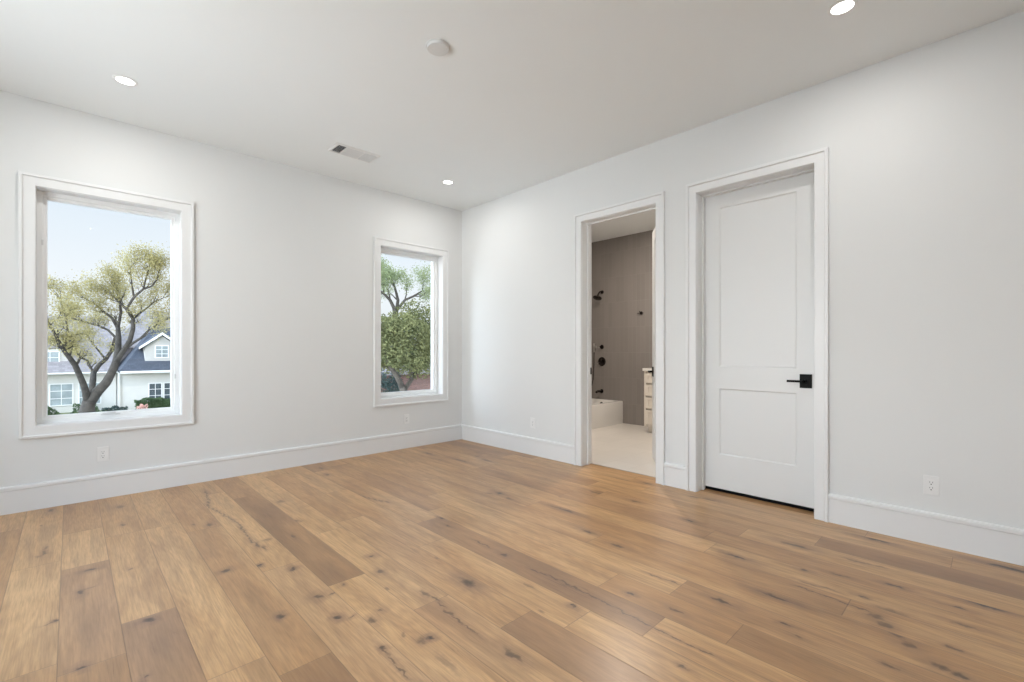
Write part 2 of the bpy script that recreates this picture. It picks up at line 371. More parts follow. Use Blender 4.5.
def build_floor():
    rng = random.Random(11)
    bm = bmesh.new(); uvl = bm.loops.layers.uv.new('UVMap'); cl = bm.loops.layers.float_color.new('plank'); sl = bm.loops.layers.float_color.new('size')
    kl = [(bm.loops.layers.float_color.new('knot%d' % k), bm.loops.layers.float_color.new('knotsize%d' % k)) for k in range(NSLOT)]
    r0 = int(math.floor((X0-.2-PX)/PW)); r1 = int(math.floor((KERF-PX)/PW))
    jn = {}
    for j in JOINTS:
        X, Y = px_floor(*j); jn.setdefault(int(math.floor((X-PX)/PW)), []).append(Y)
    dk = {}
    for (a, b, t, h) in DARKS:
        X, Y = px_floor(a, b); dk.setdefault(int(math.floor((X-PX)/PW)), []).append((Y, t, h))
    for r in range(r0, r1+1):
        xa = PX+r*PW; xb = min(xa+PW, 1.2)
        if xa > KERF-.001: continue
        xb = min(xb, KERF)
        js = sorted(jn.get(r, []))
        if not js: js = [rng.uniform(-4.5, -2.0)]
        while js[0] > Y0-.2: js.insert(0, js[0]-rng.uniform(1.1, 2.1))
        while js[-1] < .2: js.append(js[-1]+rng.uniform(1.1, 2.1))
        i = 1
        while i < len(js):
            if js[i]-js[i-1] > 2.4: js.insert(i, (js[i]+js[i-1])/2+rng.uniform(-.2, .2))
            i += 1
        for ya, yb in zip(js, js[1:]):
            t = min(.85, max(.05, rng.gauss(.36, .17))); h = rng.random()**2*.6
            for (Y, tt, hh) in dk.get(r, []):
                if ya <= Y <= yb: t, h = tt, hh
            rd = rng.random()
            y0, y1 = max(ya, Y0-.2), min(yb, .02)
            if y1 <= y0: continue
            mine = [k for k in KNOTS if xa <= k[0] < xa+PW and ya-.03 <= k[1] <= yb+.03]
            nseg = max(1, int(math.ceil((y1-y0)/.16))); prev = None
            for sg in range(nseg):
                s0 = y0+(y1-y0)*sg/nseg; s1 = y0+(y1-y0)*(sg+1)/nseg
                if prev is None: prev = [bm.verts.new((xa, s0, 0)), bm.verts.new((xb, s0, 0))]
                cur = [bm.verts.new((xa, s1, 0)), bm.verts.new((xb, s1, 0))]
                f = bm.faces.new((prev[0], prev[1], cur[1], cur[0])); prev = cur
                near = sorted([k for k in mine if s0-k[3]*3.1-.03 < k[1] < s1+k[3]*3.1+.03], key=lambda k: max(0, s0-k[1], k[1]-s1)/k[3]-k[4])[:NSLOT]
                for lp, (uu, vv) in zip(f.loops, ((0, s0-ya), (xb-xa, s0-ya), (xb-xa, s1-ya), (0, s1-ya))):
                    lp[uvl].uv = (uu, vv); lp[cl] = (rd, t, h, 1); lp[sl] = (PW, yb-ya, 0, 1)
                    for q_ in range(NSLOT):
                        if q_ < len(near):
                            K = near[q_]; lp[kl[q_][0]] = (K[0], K[1], K[4], 1); lp[kl[q_][1]] = (1/K[2], 1/K[3], 0, 1)
                        else: lp[kl[q_][0]] = (99, 99, 0, 1); lp[kl[q_][1]] = (1, 1, 0, 1)
    o = obj('floor', bm, wood_floor_material())
    tag(o, 'wide plank oak floor with dark knots and cracks', 'floor', kind='structure')
build_floor()
tag(obj('floor_bathroom', B(((KERF, BY0, -.02), (BX, BY1, -.002))), M_BATHFLOOR), 'pale beige tile floor beyond the open doorway', 'floor', kind='structure')
tag(obj('trim_threshold', B(((KERF-.004, D1[0]+.005, -.02), (KERF+.01, D1[1]-.005, .002))), M_NICKEL), 'thin metal strip where oak meets bathroom tile', 'trim', kind='structure')

# ------------------------------------------------------------------ walls, ceiling
def wall_with_holes(name, mapf, u0, u1, holes, t, m, label, z0=0, z1=H, inner=None):
    """holes: (ua, ub, za, zb) sorted; mapf(u, z, depth)"""
    bm = bmesh.new()
    def bx(ua, ub, za, zb):
        a = mapf(ua, za, 0); b = mapf(ub, zb, t); box(bm, a, b)
    x = u0
    for ua, ub, za, zb in holes:
        bx(x, ua, z0, z1)
        if za > z0: bx(ua, ub, z0, za)
        if zb < z1: bx(ua, ub, zb, z1)
        x = ub
    bx(x, u1, z0, z1)
    return tag(obj(name, bm, m), label, 'wall', kind='structure')
J = .019
wall_with_holes('wall_left', lambda u, z, d: (u, d, z), X0-EXT, BX+EXT, [(a-J, b+J, WZ[0]-J, WZ[1]+J) for a, b in WIN], EXT, M_WALL, 'white painted wall with the two tall windows')
wall_with_holes('wall_right', lambda u, z, d: (d, u, z), Y0-EXT, 0, [(a-J, b+J, 0, DH+J) for a, b in (D2, D1)], WT, M_WALL, 'white painted wall with the open doorway and closed door')
SW = [(-4.7, -3.7), (-3.3, -1.2)]  # unseen side windows, added to bring daylight into the room
wall_with_holes('wall_side', lambda u, z, d: (X0-d, u, z), Y0-EXT, 0, [(a, b, .5, 2.5) for a, b in SW], EXT, M_WALL, 'white painted wall behind the viewer with two added wide windows')
wall_with_holes('wall_rear', lambda u, z, d: (u, Y0-d, z), X0-EXT, 0, [], EXT, M_WALL, 'plain white painted wall behind the viewer')
tag(obj('ceiling', B(((X0-EXT, Y0-EXT, H), (BX+EXT, EXT, H+.15))), M_CEIL), 'smooth white painted ceiling', 'ceiling', kind='structure')
# bathroom and closet shell
tag(obj('wall_bathroom_back', B(((BX, -5.2, -.02), (BX+EXT, EXT-.22, H))), M_TILE_X), 'taupe stacked vertical tile wall behind the tub', 'wall', kind='structure')
tag(obj('wall_bathroom_left', B(((WT, -.002, 0), (BX, -.02, H))), M_TILE_Y), 'taupe tiled wall along the far side of the tub', 'wall', kind='structure')
tag(obj('wall_bathroom_right', B(((WT, BY0-.1, -.02), (BX, BY0, H))), M_WALL), 'painted wall between bathroom and closet', 'wall', kind='structure')
tag(obj('wall_closet', B(((WT, -5.2, -.02), (BX, -5.1, H)), ((1.2, -5.1, -.02), (1.3, BY0-.1, H))), M_WALL), 'closet walls behind the closed door', 'wall', kind='structure')
tag(obj('floor_closet', B(((KERF, -5.1, -.02), (1.2, BY0-.1, -.001))), M_SHADE), 'closet floor coloured dark as shade behind the closed door', 'floor', kind='structure')  # near-black floor stands for the shade in the gap under the door

# ------------------------------------------------------------------ baseboards
BP = [(0, 0), (.016, 0), (.016, .163), (.022, .168), (.022, .186), (.019, .193), (.013, .196), (0, .196)]
def baseboard(name, mapf, a, b, label):
    bm = bmesh.new(); extrude_profile(bm, BP, mapf, a, b)
    tag(obj(name, bm, M_TRIM), label, 'baseboard', kind='structure')
CW = .088
baseboard('baseboard_left', ML, X0, 0, 'tall white baseboard under the two windows')
baseboard('baseboard_right', MR, D1[1]+CW, -.0225, 'tall white baseboard between the corner and the open doorway')
baseboard('baseboard_middle', MR, D2[1]+CW, D1[0]-CW, 'short white baseboard between the two door casings')
baseboard('baseboard_front', MR, Y0, D2[0]-CW, 'tall white baseboard right of the closed door')
baseboard('baseboard_side', lambda u, v, p: Vector((X0+p, u, v)), Y0, -.0225, 'white baseboard behind the viewer under the added side windows')
baseboard('baseboard_rear', lambda u, v, p: Vector((u, Y0+p, v)), X0+.0225, -.0225, 'white baseboard on the plain wall behind the viewer')

# ------------------------------------------------------------------ windows
CP = [(.004, 0), (.004, .016), (.006, .018), (.068, .018), (.070, .019), (.070, .027), (.072, .029), (.088, .029), (.090, .027), (.090, 0)]
def window(name, uv, label, hardware):
    a, b = uv; z0, z1 = WZ
    root = empty(name, (0, 0, 0)); tag(root, label, 'window', kind='structure')
    bm = bmesh.new(); sweep(bm, (a, z0, b, z1), CP, ML); obj('casing', bm, M_TRIM, root)
    bm = bmesh.new(); sweep(bm, (a, z0, b, z1), [(0, -.10), (0, 0), (.017, 0), (.017, -.10)], ML); obj('jamb', bm, M_TRIM, root)
    # vinyl frame and sash
    bm = bmesh.new(); sweep(bm, (a, z0, b, z1), [(-.034, -.205), (-.034, -.098), (-.030, -.094), (.017, -.094), (.017, -.205)], ML)
    obj('window_frame', bm, M_VINYL, root)
    bm = bmesh.new(); sweep(bm, (a+.034, z0+.034, b-.034, z1-.034), [(-.022, -.15), (-.022, -.116), (-.018, -.110), (0.0, -.106), (0.0, -.15)], ML)
    obj('sash', bm, M_VINYL, root)
    g = obj('glass', B(((a+.05, .128, z0+.05), (b-.05, .132, z1-.05))), M_GLASS, root)
    if hardware:
        m = (a+b)/2-.02
        bm = bmesh.new(); box(bm, (m-.06, .093, z0+.0345), (m+.06, .075, z0+.043))
        tube(bm, [(m+.03, .085, z0+.045), (m-.01, .07, z0+.052), (m-.05, .07, z0+.05)], [.006, .005, .006], 8)
        obj('crank_handle', bm, M_GRILLE, root, bevel=.002)
        for x, z in ((a+.03, 2.0), (b-.03, .95)):
            bm = bmesh.new(); box(bm, (x-.006, .094, z-.02), (x+.006, .084, z+.02)); box(bm, (x-.004, .084, z-.004), (x+.004, .077, z+.016))
            obj('latch', bm, M_GRILLE, root, bevel=.0015)
    return root
window('window_1', WIN[0], 'white framed picture window showing the yellow-green tree and pale houses', True)
window('window_2', WIN[1], 'narrow white framed window near the corner showing dense green trees', False)
for k, (a, b) in enumerate(SW):
    root = empty('window_%d' % (k+3)); tag(root, 'wide white framed side window added behind the viewer for daylight, ' + ('nearer the rear wall' if k == 0 else 'nearer the windowed wall'), 'window', kind='structure')
    MS = lambda u, v, p: Vector((X0+p, u, v))
    bm = bmesh.new(); sweep(bm, (a, .5, b, 2.5), CP, MS); obj('casing', bm, M_TRIM, root)
    bm = bmesh.new(); sweep(bm, (a, .5, b, 2.5), [(-.05, -.2), (-.05, -.1), (0, -.1), (0, -.2)], MS); obj('window_frame', bm, M_VINYL, root)
    obj('glass', B(((X0-.152, a+.045, .545), (X0-.148, b-.045, 2.455))), M_GLASS, root)

# ------------------------------------------------------------------ doors
DP = [(.004, 0), (.004, .014), (.007, .017), (.062, .017), (.064, .018), (.066, .022), (.068, .028), (.086, .028), (.088, .026), (.088, 0)]
def door_frame(name, d, label):
    a, b = d
    root = empty(name); tag(root, label, 'door', kind='structure')
    bm = bmesh.new(); sweep(bm, (a, 0, b, DH), DP, MR, True); obj('casing', bm, M_TRIM, root)
    bm = bmesh.new(); sweep(bm, (a, 0, b, DH), [(0, -WT), (0, 0), (.0175, 0), (.0175, -WT)], MR, True); obj('jamb', bm, M_TRIM, root)
    bm = bmesh.new(); sweep(bm, (a, 0, b, DH), [(-.012, -.122), (-.012, -.087), (-.010, -.085), (0, -.085), (0, -.122)], MR, True); obj('door_stop', bm, M_TRIM, root)
    return root
def slab(parent, w, h, px):
    """leaf in local coords: hinge edge at u=0, runs to u=w; room face at local x=0, thickness +x; px: panel margins"""
    bm = bmesh.new(); t = .035; e_ = .007
    L, R_ = px[0], w-px[1]
    rows = [(0, px[2]), (px[2], px[3]), (px[3], px[4]), (px[4], px[5]), (px[5], h)]
    box(bm, (0, 0, 0), (t, L, h)); box(bm, (0, R_, 0), (t, w, h))
    for k in (0, 2, 4): box(bm, (0, L, rows[k][0]), (t, R_, rows[k][1]))
    for k in (1, 3):
        z0, z1 = rows[k]
        box(bm, (e_+.002, L, z0), (t-e_-.002, R_, z1))
        for s in (0, 1):       # sloped sticking round the recessed panel
            f = (lambda p: p) if s == 0 else (lambda p: t-p)
            for (u0, u1, v0, v1, U0, U1, V0, V1) in ((L, L+.009, z0, z1, 0, 0, 0, 0),):
                q = [(L, z0), (R_, z0), (R_, z1), (L, z1)]; qi = [(L+.010, z0+.010), (R_-.010, z0+.010), (R_-.010, z1-.010), (L+.010, z1-.010)]
                A = [bm.verts.new((f(.0005), *p)) for p in q]; I = [bm.verts.new((f(e_+.0015), *p)) for p in qi]
                for i in range(4):
                    j = (i+1) % 4; bm.faces.new((A[i], A[j], I[j], I[i]))
    return obj('door_slab', bm, M_DOOR, parent)
def lever(parent, u, z, side, t=.035, sgn=-1, lw=.076, lh=.102):
    """side -1: on face x=0, +1: on face x=t; the lever points toward u + sgn"""
    x0 = 0 if side < 0 else t
    h = obj('handle', B(((x0, u-lw/2, z-lh/2), (x0+side*.009, u+lw/2, z+lh/2))), M_BLACK, parent, bevel=.0015)
    bm = bmesh.new(); zc = z-.001
    lathe(bm, [(0, 0), (.012, 0), (.012, .045), (0, .045)], 20, Matrix.Translation((x0+side*.008, u, zc)) @ Matrix.Rotation(side*PI/2, 4, 'Y'))
    box(bm, (x0+side*.042, u+.012*-sgn, zc-.008), (x0+side*.054, u+sgn*.115, zc+.008))
    obj('lever', bm, M_BLACK, h)
    return h
# closed door: hinges toward the corner, recessed at the far side of the wall
d2 = door_frame('door_2', D2, 'closed white two-panel door with black lever and white casing')
w2 = D2[1]-D2[0]-.006
def mirrored_slab(parent, y_hinge, x, z, w, h, px):
    o = slab(parent, w, h, px)
    for v in o.data.vertices: v.co = Vector((x+v.co.x, y_hinge-v.co.y, z+v.co.z))
    o.data.flip_normals(); return o
s2 = mirrored_slab(d2, D2[1]-.003, .125, .03, w2, DH-.03-.004, (.127, .137, .285, .832, 1.012, 2.333))
yc = -3.959
h2 = obj('handle', B(((.125, yc-.039, .901), (.116, yc+.039, 1.003))), M_BLACK, s2, bevel=.0015); h2['label'] = 'square matte black door handle'
bm = bmesh.new()
lathe(bm, [(0, 0), (.011, 0), (.011, .045), (0, .045)], 20, Matrix.Translation((.117, yc, .951)) @ Matrix.Rotation(-PI/2, 4, 'Y'))
box(bm, (.072, yc-.012, .943), (.084, yc+.112, .959))
obj('lever', bm, M_BLACK, h2)
# open bathroom door
d1 = door_frame('door_1', D1, 'open doorway with white casing and its white door swung into the bathroom')
bm = B(((.126, D1[1]+.0005, .93), (.156, D1[1]-.0025, 1.0)), ((.132, D1[1]-.0025, .95), (.150, D1[1]-.004, .98)))
obj('strike_plate', bm, M_BLACK, d1)['label'] = 'black strike plate on the jamb'
w1 = D1[1]-D1[0]-.006
s1 = slab(d1, w1, DH-.03-.004, (.127, .137, .285, .832, 1.012, 2.333))
Mx = Matrix.Translation((WT+.002, D1[0]+.008, .014)) @ Matrix.Rotation(math.radians(-53.3), 4, 'Z') @ Matrix.Translation((-.035, 0, 0))
Mx2 = Matrix.Translation((WT+.002, D1[0]+.008, .014)) @ Matrix.Rotation(math.radians(-53.3), 4, 'Z')
s1.data.transform(Mx2)
for sd_ in (-1, 1):
    x0 = 0 if sd_ < 0 else .035; u = w1-.07
    bm = B(((x0, u-.039, .885), (x0+sd_*.009, u+.039, .988))); bm.transform(Mx2)
    hh = obj('handle', bm, M_BLACK, s1, bevel=.0015); hh['label'] = 'black lever handle'
    bm = bmesh.new()
    lathe(bm, [(0, 0), (.011, 0), (.011, .045), (0, .045)], 20, Matrix.Translation((x0+sd_*.008, u, .937)) @ Matrix.Rotation(sd_*PI/2, 4, 'Y'))
    box(bm, (x0+sd_*.042, u+.012, .929), (x0+sd_*.054, u-.112, .945)); bm.transform(Mx2)
    obj('lever', bm, M_BLACK, hh)

# ------------------------------------------------------------------ ceiling fixtures
def downlight(x, y, r, watts, label, group, col=(1, .985, .96)):
    root = empty('recessed_light', (x, y, H)); tag(root, label, 'ceiling light', group)
    bm = bmesh.new(); lathe(bm, [(r*1.32, 0), (r*1.32, -.003), (r*1.22, -.006), (r*1.02, -.006), (r*.98, -.002), (r*.98, 0)], 48)
    obj('trim_ring', bm, M_PLASTIC, root, smooth=False)
    bm = bmesh.new(); lathe(bm, [(0, -.0005), (r*.99, -.0005), (r*.99, -.0025), (0, -.0025)], 40)
    obj('lens', bm, M_LED, root)
    ld = bpy.data.lights.new('lamp', 'AREA'); ld.shape = 'DISK'; ld.size = r*1.9; ld.energy = watts; ld.color = col
    lo = bpy.data.objects.new('lamp', ld); COL.objects.link(lo); lo.parent = root; lo.location = (0, 0, -.009)
    return root
DLG = 'recessed lights in the bedroom ceiling'
downlight(-3.5, -.77, .052, LAMP_W, 'glowing round recessed ceiling light above the picture window', DLG)
downlight(-.76, -.74, .052, LAMP_W, 'small glowing recessed ceiling light nearest the room corner', DLG)
downlight(-.75, -4.345, .052, LAMP_W, 'glowing recessed ceiling light cut by the top edge, above the closed door', DLG)
downlight(-3.5, -4.345, .052, LAMP_W, 'recessed ceiling light directly above the viewer', DLG)
downlight(-2.1, -5.9, .052, LAMP_W, 'recessed ceiling light added near the rear wall to brighten the room', DLG)  # extra unseen lamp, added to brighten the room
downlight(1.25, -1.7, .05, BATH_LAMP_W, 'recessed light in the bathroom ceiling', 'bathroom lights', (1, .89, .78))

root = empty('smoke_detector', (-2.146, -2.557, H)); tag(root, 'round white smoke detector in the middle of the ceiling', 'smoke detector')
bm = bmesh.new(); lathe(bm, [(0, 0), (.072, 0), (.072, -.005), (0, -.005)], 48); obj('base_plate', bm, M_PLASTIC, root)
bm = bmesh.new(); lathe(bm, [(.067, -.004), (.067, -.014), (.064, -.019), (.03, -.021), (0, -.0213)], 48); o_ = obj('cover', bm, M_PLASTIC, root, smooth=True); o_.data.set_sharp_from_angle(angle=math.radians(40))

M_DETECTOR = mat('detector_plastic', (.68, .68, .665), .4, var=.004, vscale=30)
for c_ in root.children: c_.data.materials[0] = M_DETECTOR

# ceiling register: three louvred banks
root = empty('ceiling_vent', (-1.84, -.745, H)); tag(root, 'rectangular white ceiling air register with three louvred banks', 'air vent')
VW, VD = .212, .112
bm = bmesh.new(); sweep(bm, (-VW+.025, -VD+.025, VW-.025, VD-.025), [(0, .0), (0, .010), (.004, .012), (.021, .008), (.025, .0)], lambda u, v, p: Vector((u, v, -p))); obj('frame', bm, M_PLASTIC, root)
obj('shade_plate', B(((-VW+.024, -VD+.024, -.0005), (VW-.024, VD-.024, -.0015))), M_SHADE, root)  # flat dark plate stands in for the shade inside the duct
xs = [-VW+.025, -VW+.025+.085, -VW+.025+.085+.165, VW-.025]
for xb in xs[1:3]:
    obj('divider', B(((xb-.004, -VD+.025, -.001), (xb+.004, VD-.025, -.0105))), M_PLASTIC, root)
def slats(x0, x1, along, tilt, n_):
    """along 'y': blades run along y, spaced in x"""
    for i in range(n_):
        bm = bmesh.new()
        if along == 'y':
            c_ = x0+(x1-x0)*(i+.5)/n_; hw = (x1-x0)/n_*.62
            box(bm, (-hw, -VD+.026, -.0006), (hw, VD-.026, .0006)); bm.transform(Matrix.Translation((c_, 0, -.0065)) @ Matrix.Rotation(tilt, 4, 'Y'))
        else:
            c_ = -VD+.026+(2*VD-.052)*(i+.5)/n_; hw = (2*VD-.052)/n_*.62
            box(bm, (x0, -hw, -.0006), (x1, hw, .0006)); bm.transform(Matrix.Translation((0, c_, -.0065)) @ Matrix.Rotation(tilt, 4, 'X'))
        obj('louver', bm, M_GRILLE, root)
slats(xs[0]+.001, xs[1]-.005, 'y', math.radians(-44), 6)
slats(xs[1]+.005, xs[2]-.005, 'x', math.radians(-28), 9)
slats(xs[2]+.005, xs[3]-.001, 'y', math.radians(38), 6)

# ------------------------------------------------------------------ outlets
def outlet(M, u, z, label, blank=False):
    o0 = M(u, z, 0); root = empty('wall_outlet', o0); tag(root, label, 'electrical outlet', 'white wall outlets')
    T = lambda du, dz, p: M(du, dz, p)
    def bb(u0, z0, u1, z1, p0, p1): return (tuple(T(u0, z0, p0)), tuple(T(u1, z1, p1)))
    obj('cover_plate', B(bb(-.036, -.058, .036, .058, 0, .005)), M_PLASTIC, root, bevel=.002)
    obj('receptacle', B(bb(-.0165, -.034, .0165, .034, .004, .0075)), M_PLASTIC, root, bevel=.001)
    for s in (-1, 1):
        c_ = s*.0165
        bs = [bb(-.0075, c_-.001, -.0055, c_+.008, .0074, .0079), bb(.0055, c_-.001, .0075, c_+.007, .0074, .0079)]
        bm = B(*bs)
        n0 = len(bm.verts)
        ctr = T(0, c_-.009, .0074); nrm = (T(0, 0, 1)-T(0, 0, 0)).normalized()
        Mt = Matrix.Translation(ctr) @ nrm.to_track_quat('Z', 'Y').to_matrix().to_4x4()
        lathe(bm, [(0, 0), (.0032, 0), (.0032, .0006), (0, .0006)], 12, Mt)
        obj('socket', bm, M_SLOT, root)
outlet(ML, -3.586, .352, 'white outlet on the wall below the picture window')
outlet(ML, -.837, .35, 'small white outlet below the narrow window by the corner')
outlet(MR, -1.313, .36, 'small white outlet between the corner and the open doorway')
outlet(MR, -4.65, .359, 'white outlet on the wall right of the closed door')

# ------------------------------------------------------------------ bathroom
def tub():
    x0, x1, y0, y1, h = 1.18, BX-.003, -.742, -.022, .36
    root = empty('bathtub', (0, 0, 0)); tag(root, 'white alcove bathtub with flat apron beyond the doorway', 'bathtub')
    bm = bmesh.new()
    def ring(inset, z, rad, n=10):
        a0, a1, b0, b1 = x0+inset[0], x1-inset[1], y0+inset[2], y1-inset[3]; out = []
        for (cx_, cy_, s0) in ((a1-rad, b1-rad, 0), (a0+rad, b1-rad, PI/2), (a0+rad, b0+rad, PI), (a1-rad, b0+rad, 1.5*PI)):
            for k in range(n+1):
                t = s0+k/n*PI/2; out.append(bm.verts.new((cx_+rad*math.cos(t), cy_+rad*math.sin(t), z)))
        return out
    R_ = [ring((0,)*4, -.001, .006), ring((0,)*4, h-.012, .006), ring((.006, .006, .006, .002), h, .006),
          ring((.07, .06, .065, .05), h, .10), ring((.085, .07, .078, .062), h-.012, .11), ring((.14, .10, .11, .09), .16, .12), ring((.24, .18, .17, .15), .07, .12), ring((.30, .24, .22, .2), .055, .1)]
    for a, b in zip(R_, R_[1:]):
        n = len(a)
        for i in range(n): bm.faces.new((a[i], a[(i+1) % n], b[(i+1) % n], b[i]))
    bm.faces.new(R_[-1]); bm.faces.new(R_[0][::-1])
    o = obj('tub_shell', bm, M_TUB, root, smooth=True)
    o.data.set_sharp_from_angle(angle=math.radians(35))
    bm = bmesh.new(); lathe(bm, [(0, 0), (.034, 0), (.036, .006), (.03, .012), (0, .014)], 28, Matrix.Translation((x1-.082, -.38, .285)) @ Matrix.Rotation(-PI/2+.2, 4, 'Y')); obj('overflow_plate', bm, M_BRONZE, root, smooth=True)
    bm = bmesh.new(); lathe(bm, [(0, 0), (.035, 0), (.033, .004), (0, .005)], 28, Matrix.Translation((x1-.34, -.38, .0545))); obj('drain', bm, M_BRONZE, root)
tub()
WX = Matrix.Rotation(-PI/2, 4, 'Y')     # local z -> -x
root = empty('shower_fixture', (BX, -.335, 2.165)); tag(root, 'dark round shower head on an angled arm above the tub', 'shower head')
bm = bmesh.new(); lathe(bm, [(0, 0), (.03, 0), (.03, .004), (.018, .012), (0, .012)], 28, WX); obj('flange', bm, M_BRONZE, root, smooth=True)
bm = bmesh.new(); tube(bm, [(-.005, 0, 0), (-.035, 0, .008), (-.07, 0, .002), (-.105, 0, -.03), (-.125, 0, -.06)], .011, 14); obj('shower_arm', bm, M_BRONZE, root, smooth=True)
bm = bmesh.new(); lathe(bm, [(0, .03), (.014, .03), (.018, .0), (.03, -.012), (.07, -.022), (.076, -.032), (.072, -.04), (0, -.042)], 36, Matrix.Translation((-.13, 0, -.078)) @ Matrix.Rotation(math.radians(22), 4, 'Y')); obj('spray_head', bm, M_BRONZE, root, smooth=True)
def round_trim(name, y, z, r, label, cross):
    root = empty(name, (BX, y, z)); tag(root, label, 'shower valve')
    bm = bmesh.new(); lathe(bm, [(0, 0), (r, 0), (r, .005), (r*.9, .010), (0, .010)], 36, WX); obj('escutcheon', bm, M_BRONZE, root)
    bm = bmesh.new(); lathe(bm, [(0, .01), (r*.42, .01), (r*.40, .05), (r*.34, .056), (0, .056)], 24, WX); obj('valve_body', bm, M_BRONZE if cross else M_NICKEL, root)
    bm = bmesh.new(); tube(bm, [(-.045, 0, 0), (-.05, r*.35, -r*.25), (-.05, r*.85, -r*.5)], [.009, .008, .007], 12); obj('lever', bm, M_NICKEL, root, smooth=True)
round_trim('shower_valve', -.33, .994, .075, 'large round shower valve with lever on the taupe tile', True)
round_trim('diverter_valve', -.33, 1.24, .038, 'small round diverter knob above the large shower valve', True)
root = empty('hand_shower', (BX, -.205, 1.24)); tag(root, 'slim hand shower on a wall bracket at the doorway edge', 'hand shower')
bm = bmesh.new(); lathe(bm, [(0, 0), (.026, 0), (.026, .006), (.012, .012), (.012, .05), (0, .05)], 24, WX); obj('bracket', bm, M_NICKEL, root)
bm = bmesh.new(); tube(bm, [(-.055, 0, .06), (-.055, 0, .0), (-.05, 0, -.09)], [.014, .012, .010], 14); obj('wand', bm, M_NICKEL, root, smooth=True)
bm = bmesh.new(); tube(bm, [(-.05, 0, -.09), (-.05, .005, -.3), (-.05, .02, -.55), (-.045, .055, -.66), (-.035, .09, -.55), (-.02, .10, -.3), (-.0, .10, -.18)], .0065, 10); obj('hose', bm, M_BRONZE, root, smooth=True)
root = empty('tub_spout', (BX, -.325, .495)); tag(root, 'dark tub spout on the tile above the bathtub rim', 'tub spout')
bm = bmesh.new(); lathe(bm, [(0, 0), (.034, 0), (.034, .006), (0, .006)], 28, WX); obj('flange', bm, M_BRONZE, root)
bm = bmesh.new(); tube(bm, [(-.004, 0, 0), (-.11, 0, .002), (-.145, 0, -.006), (-.155, 0, -.03)], [.021, .02, .019, .016], 18); obj('spout', bm, M_BRONZE, root, smooth=True)
bm = bmesh.new(); lathe(bm, [(0, 0), (.0165, 0), (.0165, .004), (0, .004)], 18, Matrix.Translation((-.155, 0, -.032)) @ Matrix.Rotation(PI, 4, 'X')); obj('aerator', bm, M_NICKEL, root)
root = empty('robe_hook', (BX, -1.075, 1.77)); tag(root, 'small dark robe hook on the tile right of the shower', 'hook')
bm = bmesh.new(); lathe(bm, [(0, 0), (.024, 0), (.024, .006), (0, .006)], 24, WX); obj('base_plate', bm, M_BRONZE, root)
bm = bmesh.new(); tube(bm, [(-.004, 0, 0), (-.045, 0, -.005), (-.055, 0, .03)], [.008, .007, .006], 10); tube(bm, [(-.03, -.05, -.005), (-.03, .05, -.005)], .007, 10); obj('hook_arm', bm, M_BRONZE, root, smooth=True)

# vanity: drawers face the doorway side
def vanity():
    xf, y1, y0 = 2.20, -1.425, BY0
    root = empty('vanity_cabinet', (xf, y1, 0)); tag(root, 'cream bathroom vanity with a stack of drawers, beside the open door', 'cabinet')
    L = lambda a, b: ((a[0]-xf, a[1]-y1, a[2]), (b[0]-xf, b[1]-y1, b[2]))
    obj('body', B(L((xf+.02, y1, .09), (BX-.001, y0, .885)), L((xf+.085, y1-.02, -.001), (BX-.001, y0, .09))), M_CAB, root, bevel=.001)
    obj('face_frame', B(L((xf, y1, .09), (xf+.02, y1-.03, .885)), L((xf, y1-.045, .855), (xf+.02, y0, .885)), L((xf, y1-.045, .09), (xf+.02, y0, .12)), L((xf, -1.91, .12), (xf+.02, -1.95, .855)), L((xf, -2.46, .12), (xf+.02, -2.5, .855))), M_CAB, root, bevel=.0015)
    zz = [(.125, .328), (.350, .510), (.532, .692), (.714, .850)]
    for a, b in zz:
        d = obj('drawer', B(L((xf-.008, y1-.034, a), (xf+.014, -1.905, b)), L((xf-.014, y1-.034, a), (xf-.008, y1-.074, b)), L((xf-.014, -1.865, a), (xf-.008, -1.905, b)), L((xf-.014, y1-.074, b-.035), (xf-.008, -1.865, b)), L((xf-.014, y1-.074, a), (xf-.008, -1.865, a+.035))), M_CAB, root, bevel=.001)
        zc = (a+b)/2; yc = (y1-.05-1.905)/2
        bm = bmesh.new()
        for s in (-1, 1): tube(bm, [Vector((-.002, yc-y1+s*.055, zc)), Vector((-.032, yc-y1+s*.055, zc))], .004, 8)
        tube(bm, [Vector((-.032, yc-y1-.075, zc)), Vector((-.032, yc-y1+.075, zc))], .005, 8)
        obj('pull', bm, M_NICKEL, d)
    for a, b in ((-1.955, -2.455), (-2.505, -2.99)):
        d = obj('door', B(L((xf-.002, a, .125), (xf+.018, b, .85)), L((xf-.007, a, .125), (xf-.002, a-.05, .85)), L((xf-.007, b+.05, .125), (xf-.002, b, .85)), L((xf-.007, a-.05, .8), (xf-.002, b+.05, .85)), L((xf-.007, a-.05, .125), (xf-.002, b+.05, .175))), M_CAB, root, bevel=.001)
        bm = bmesh.new(); tube(bm, [Vector((-.030, a-.03-y1, .62)), Vector((-.030, a-.03-y1, .76))], .005, 8)
        for s in (.64, .74): tube(bm, [Vector((-.002, a-.03-y1, s)), Vector((-.03, a-.03-y1, s))], .004, 8)
        obj('pull', bm, M_NICKEL, d)
    obj('countertop', B(L((xf-.02, y1+.015, .885), (BX-.001, y0+.001, .925))), M_COUNTER, root, bevel=.002)
vanity()

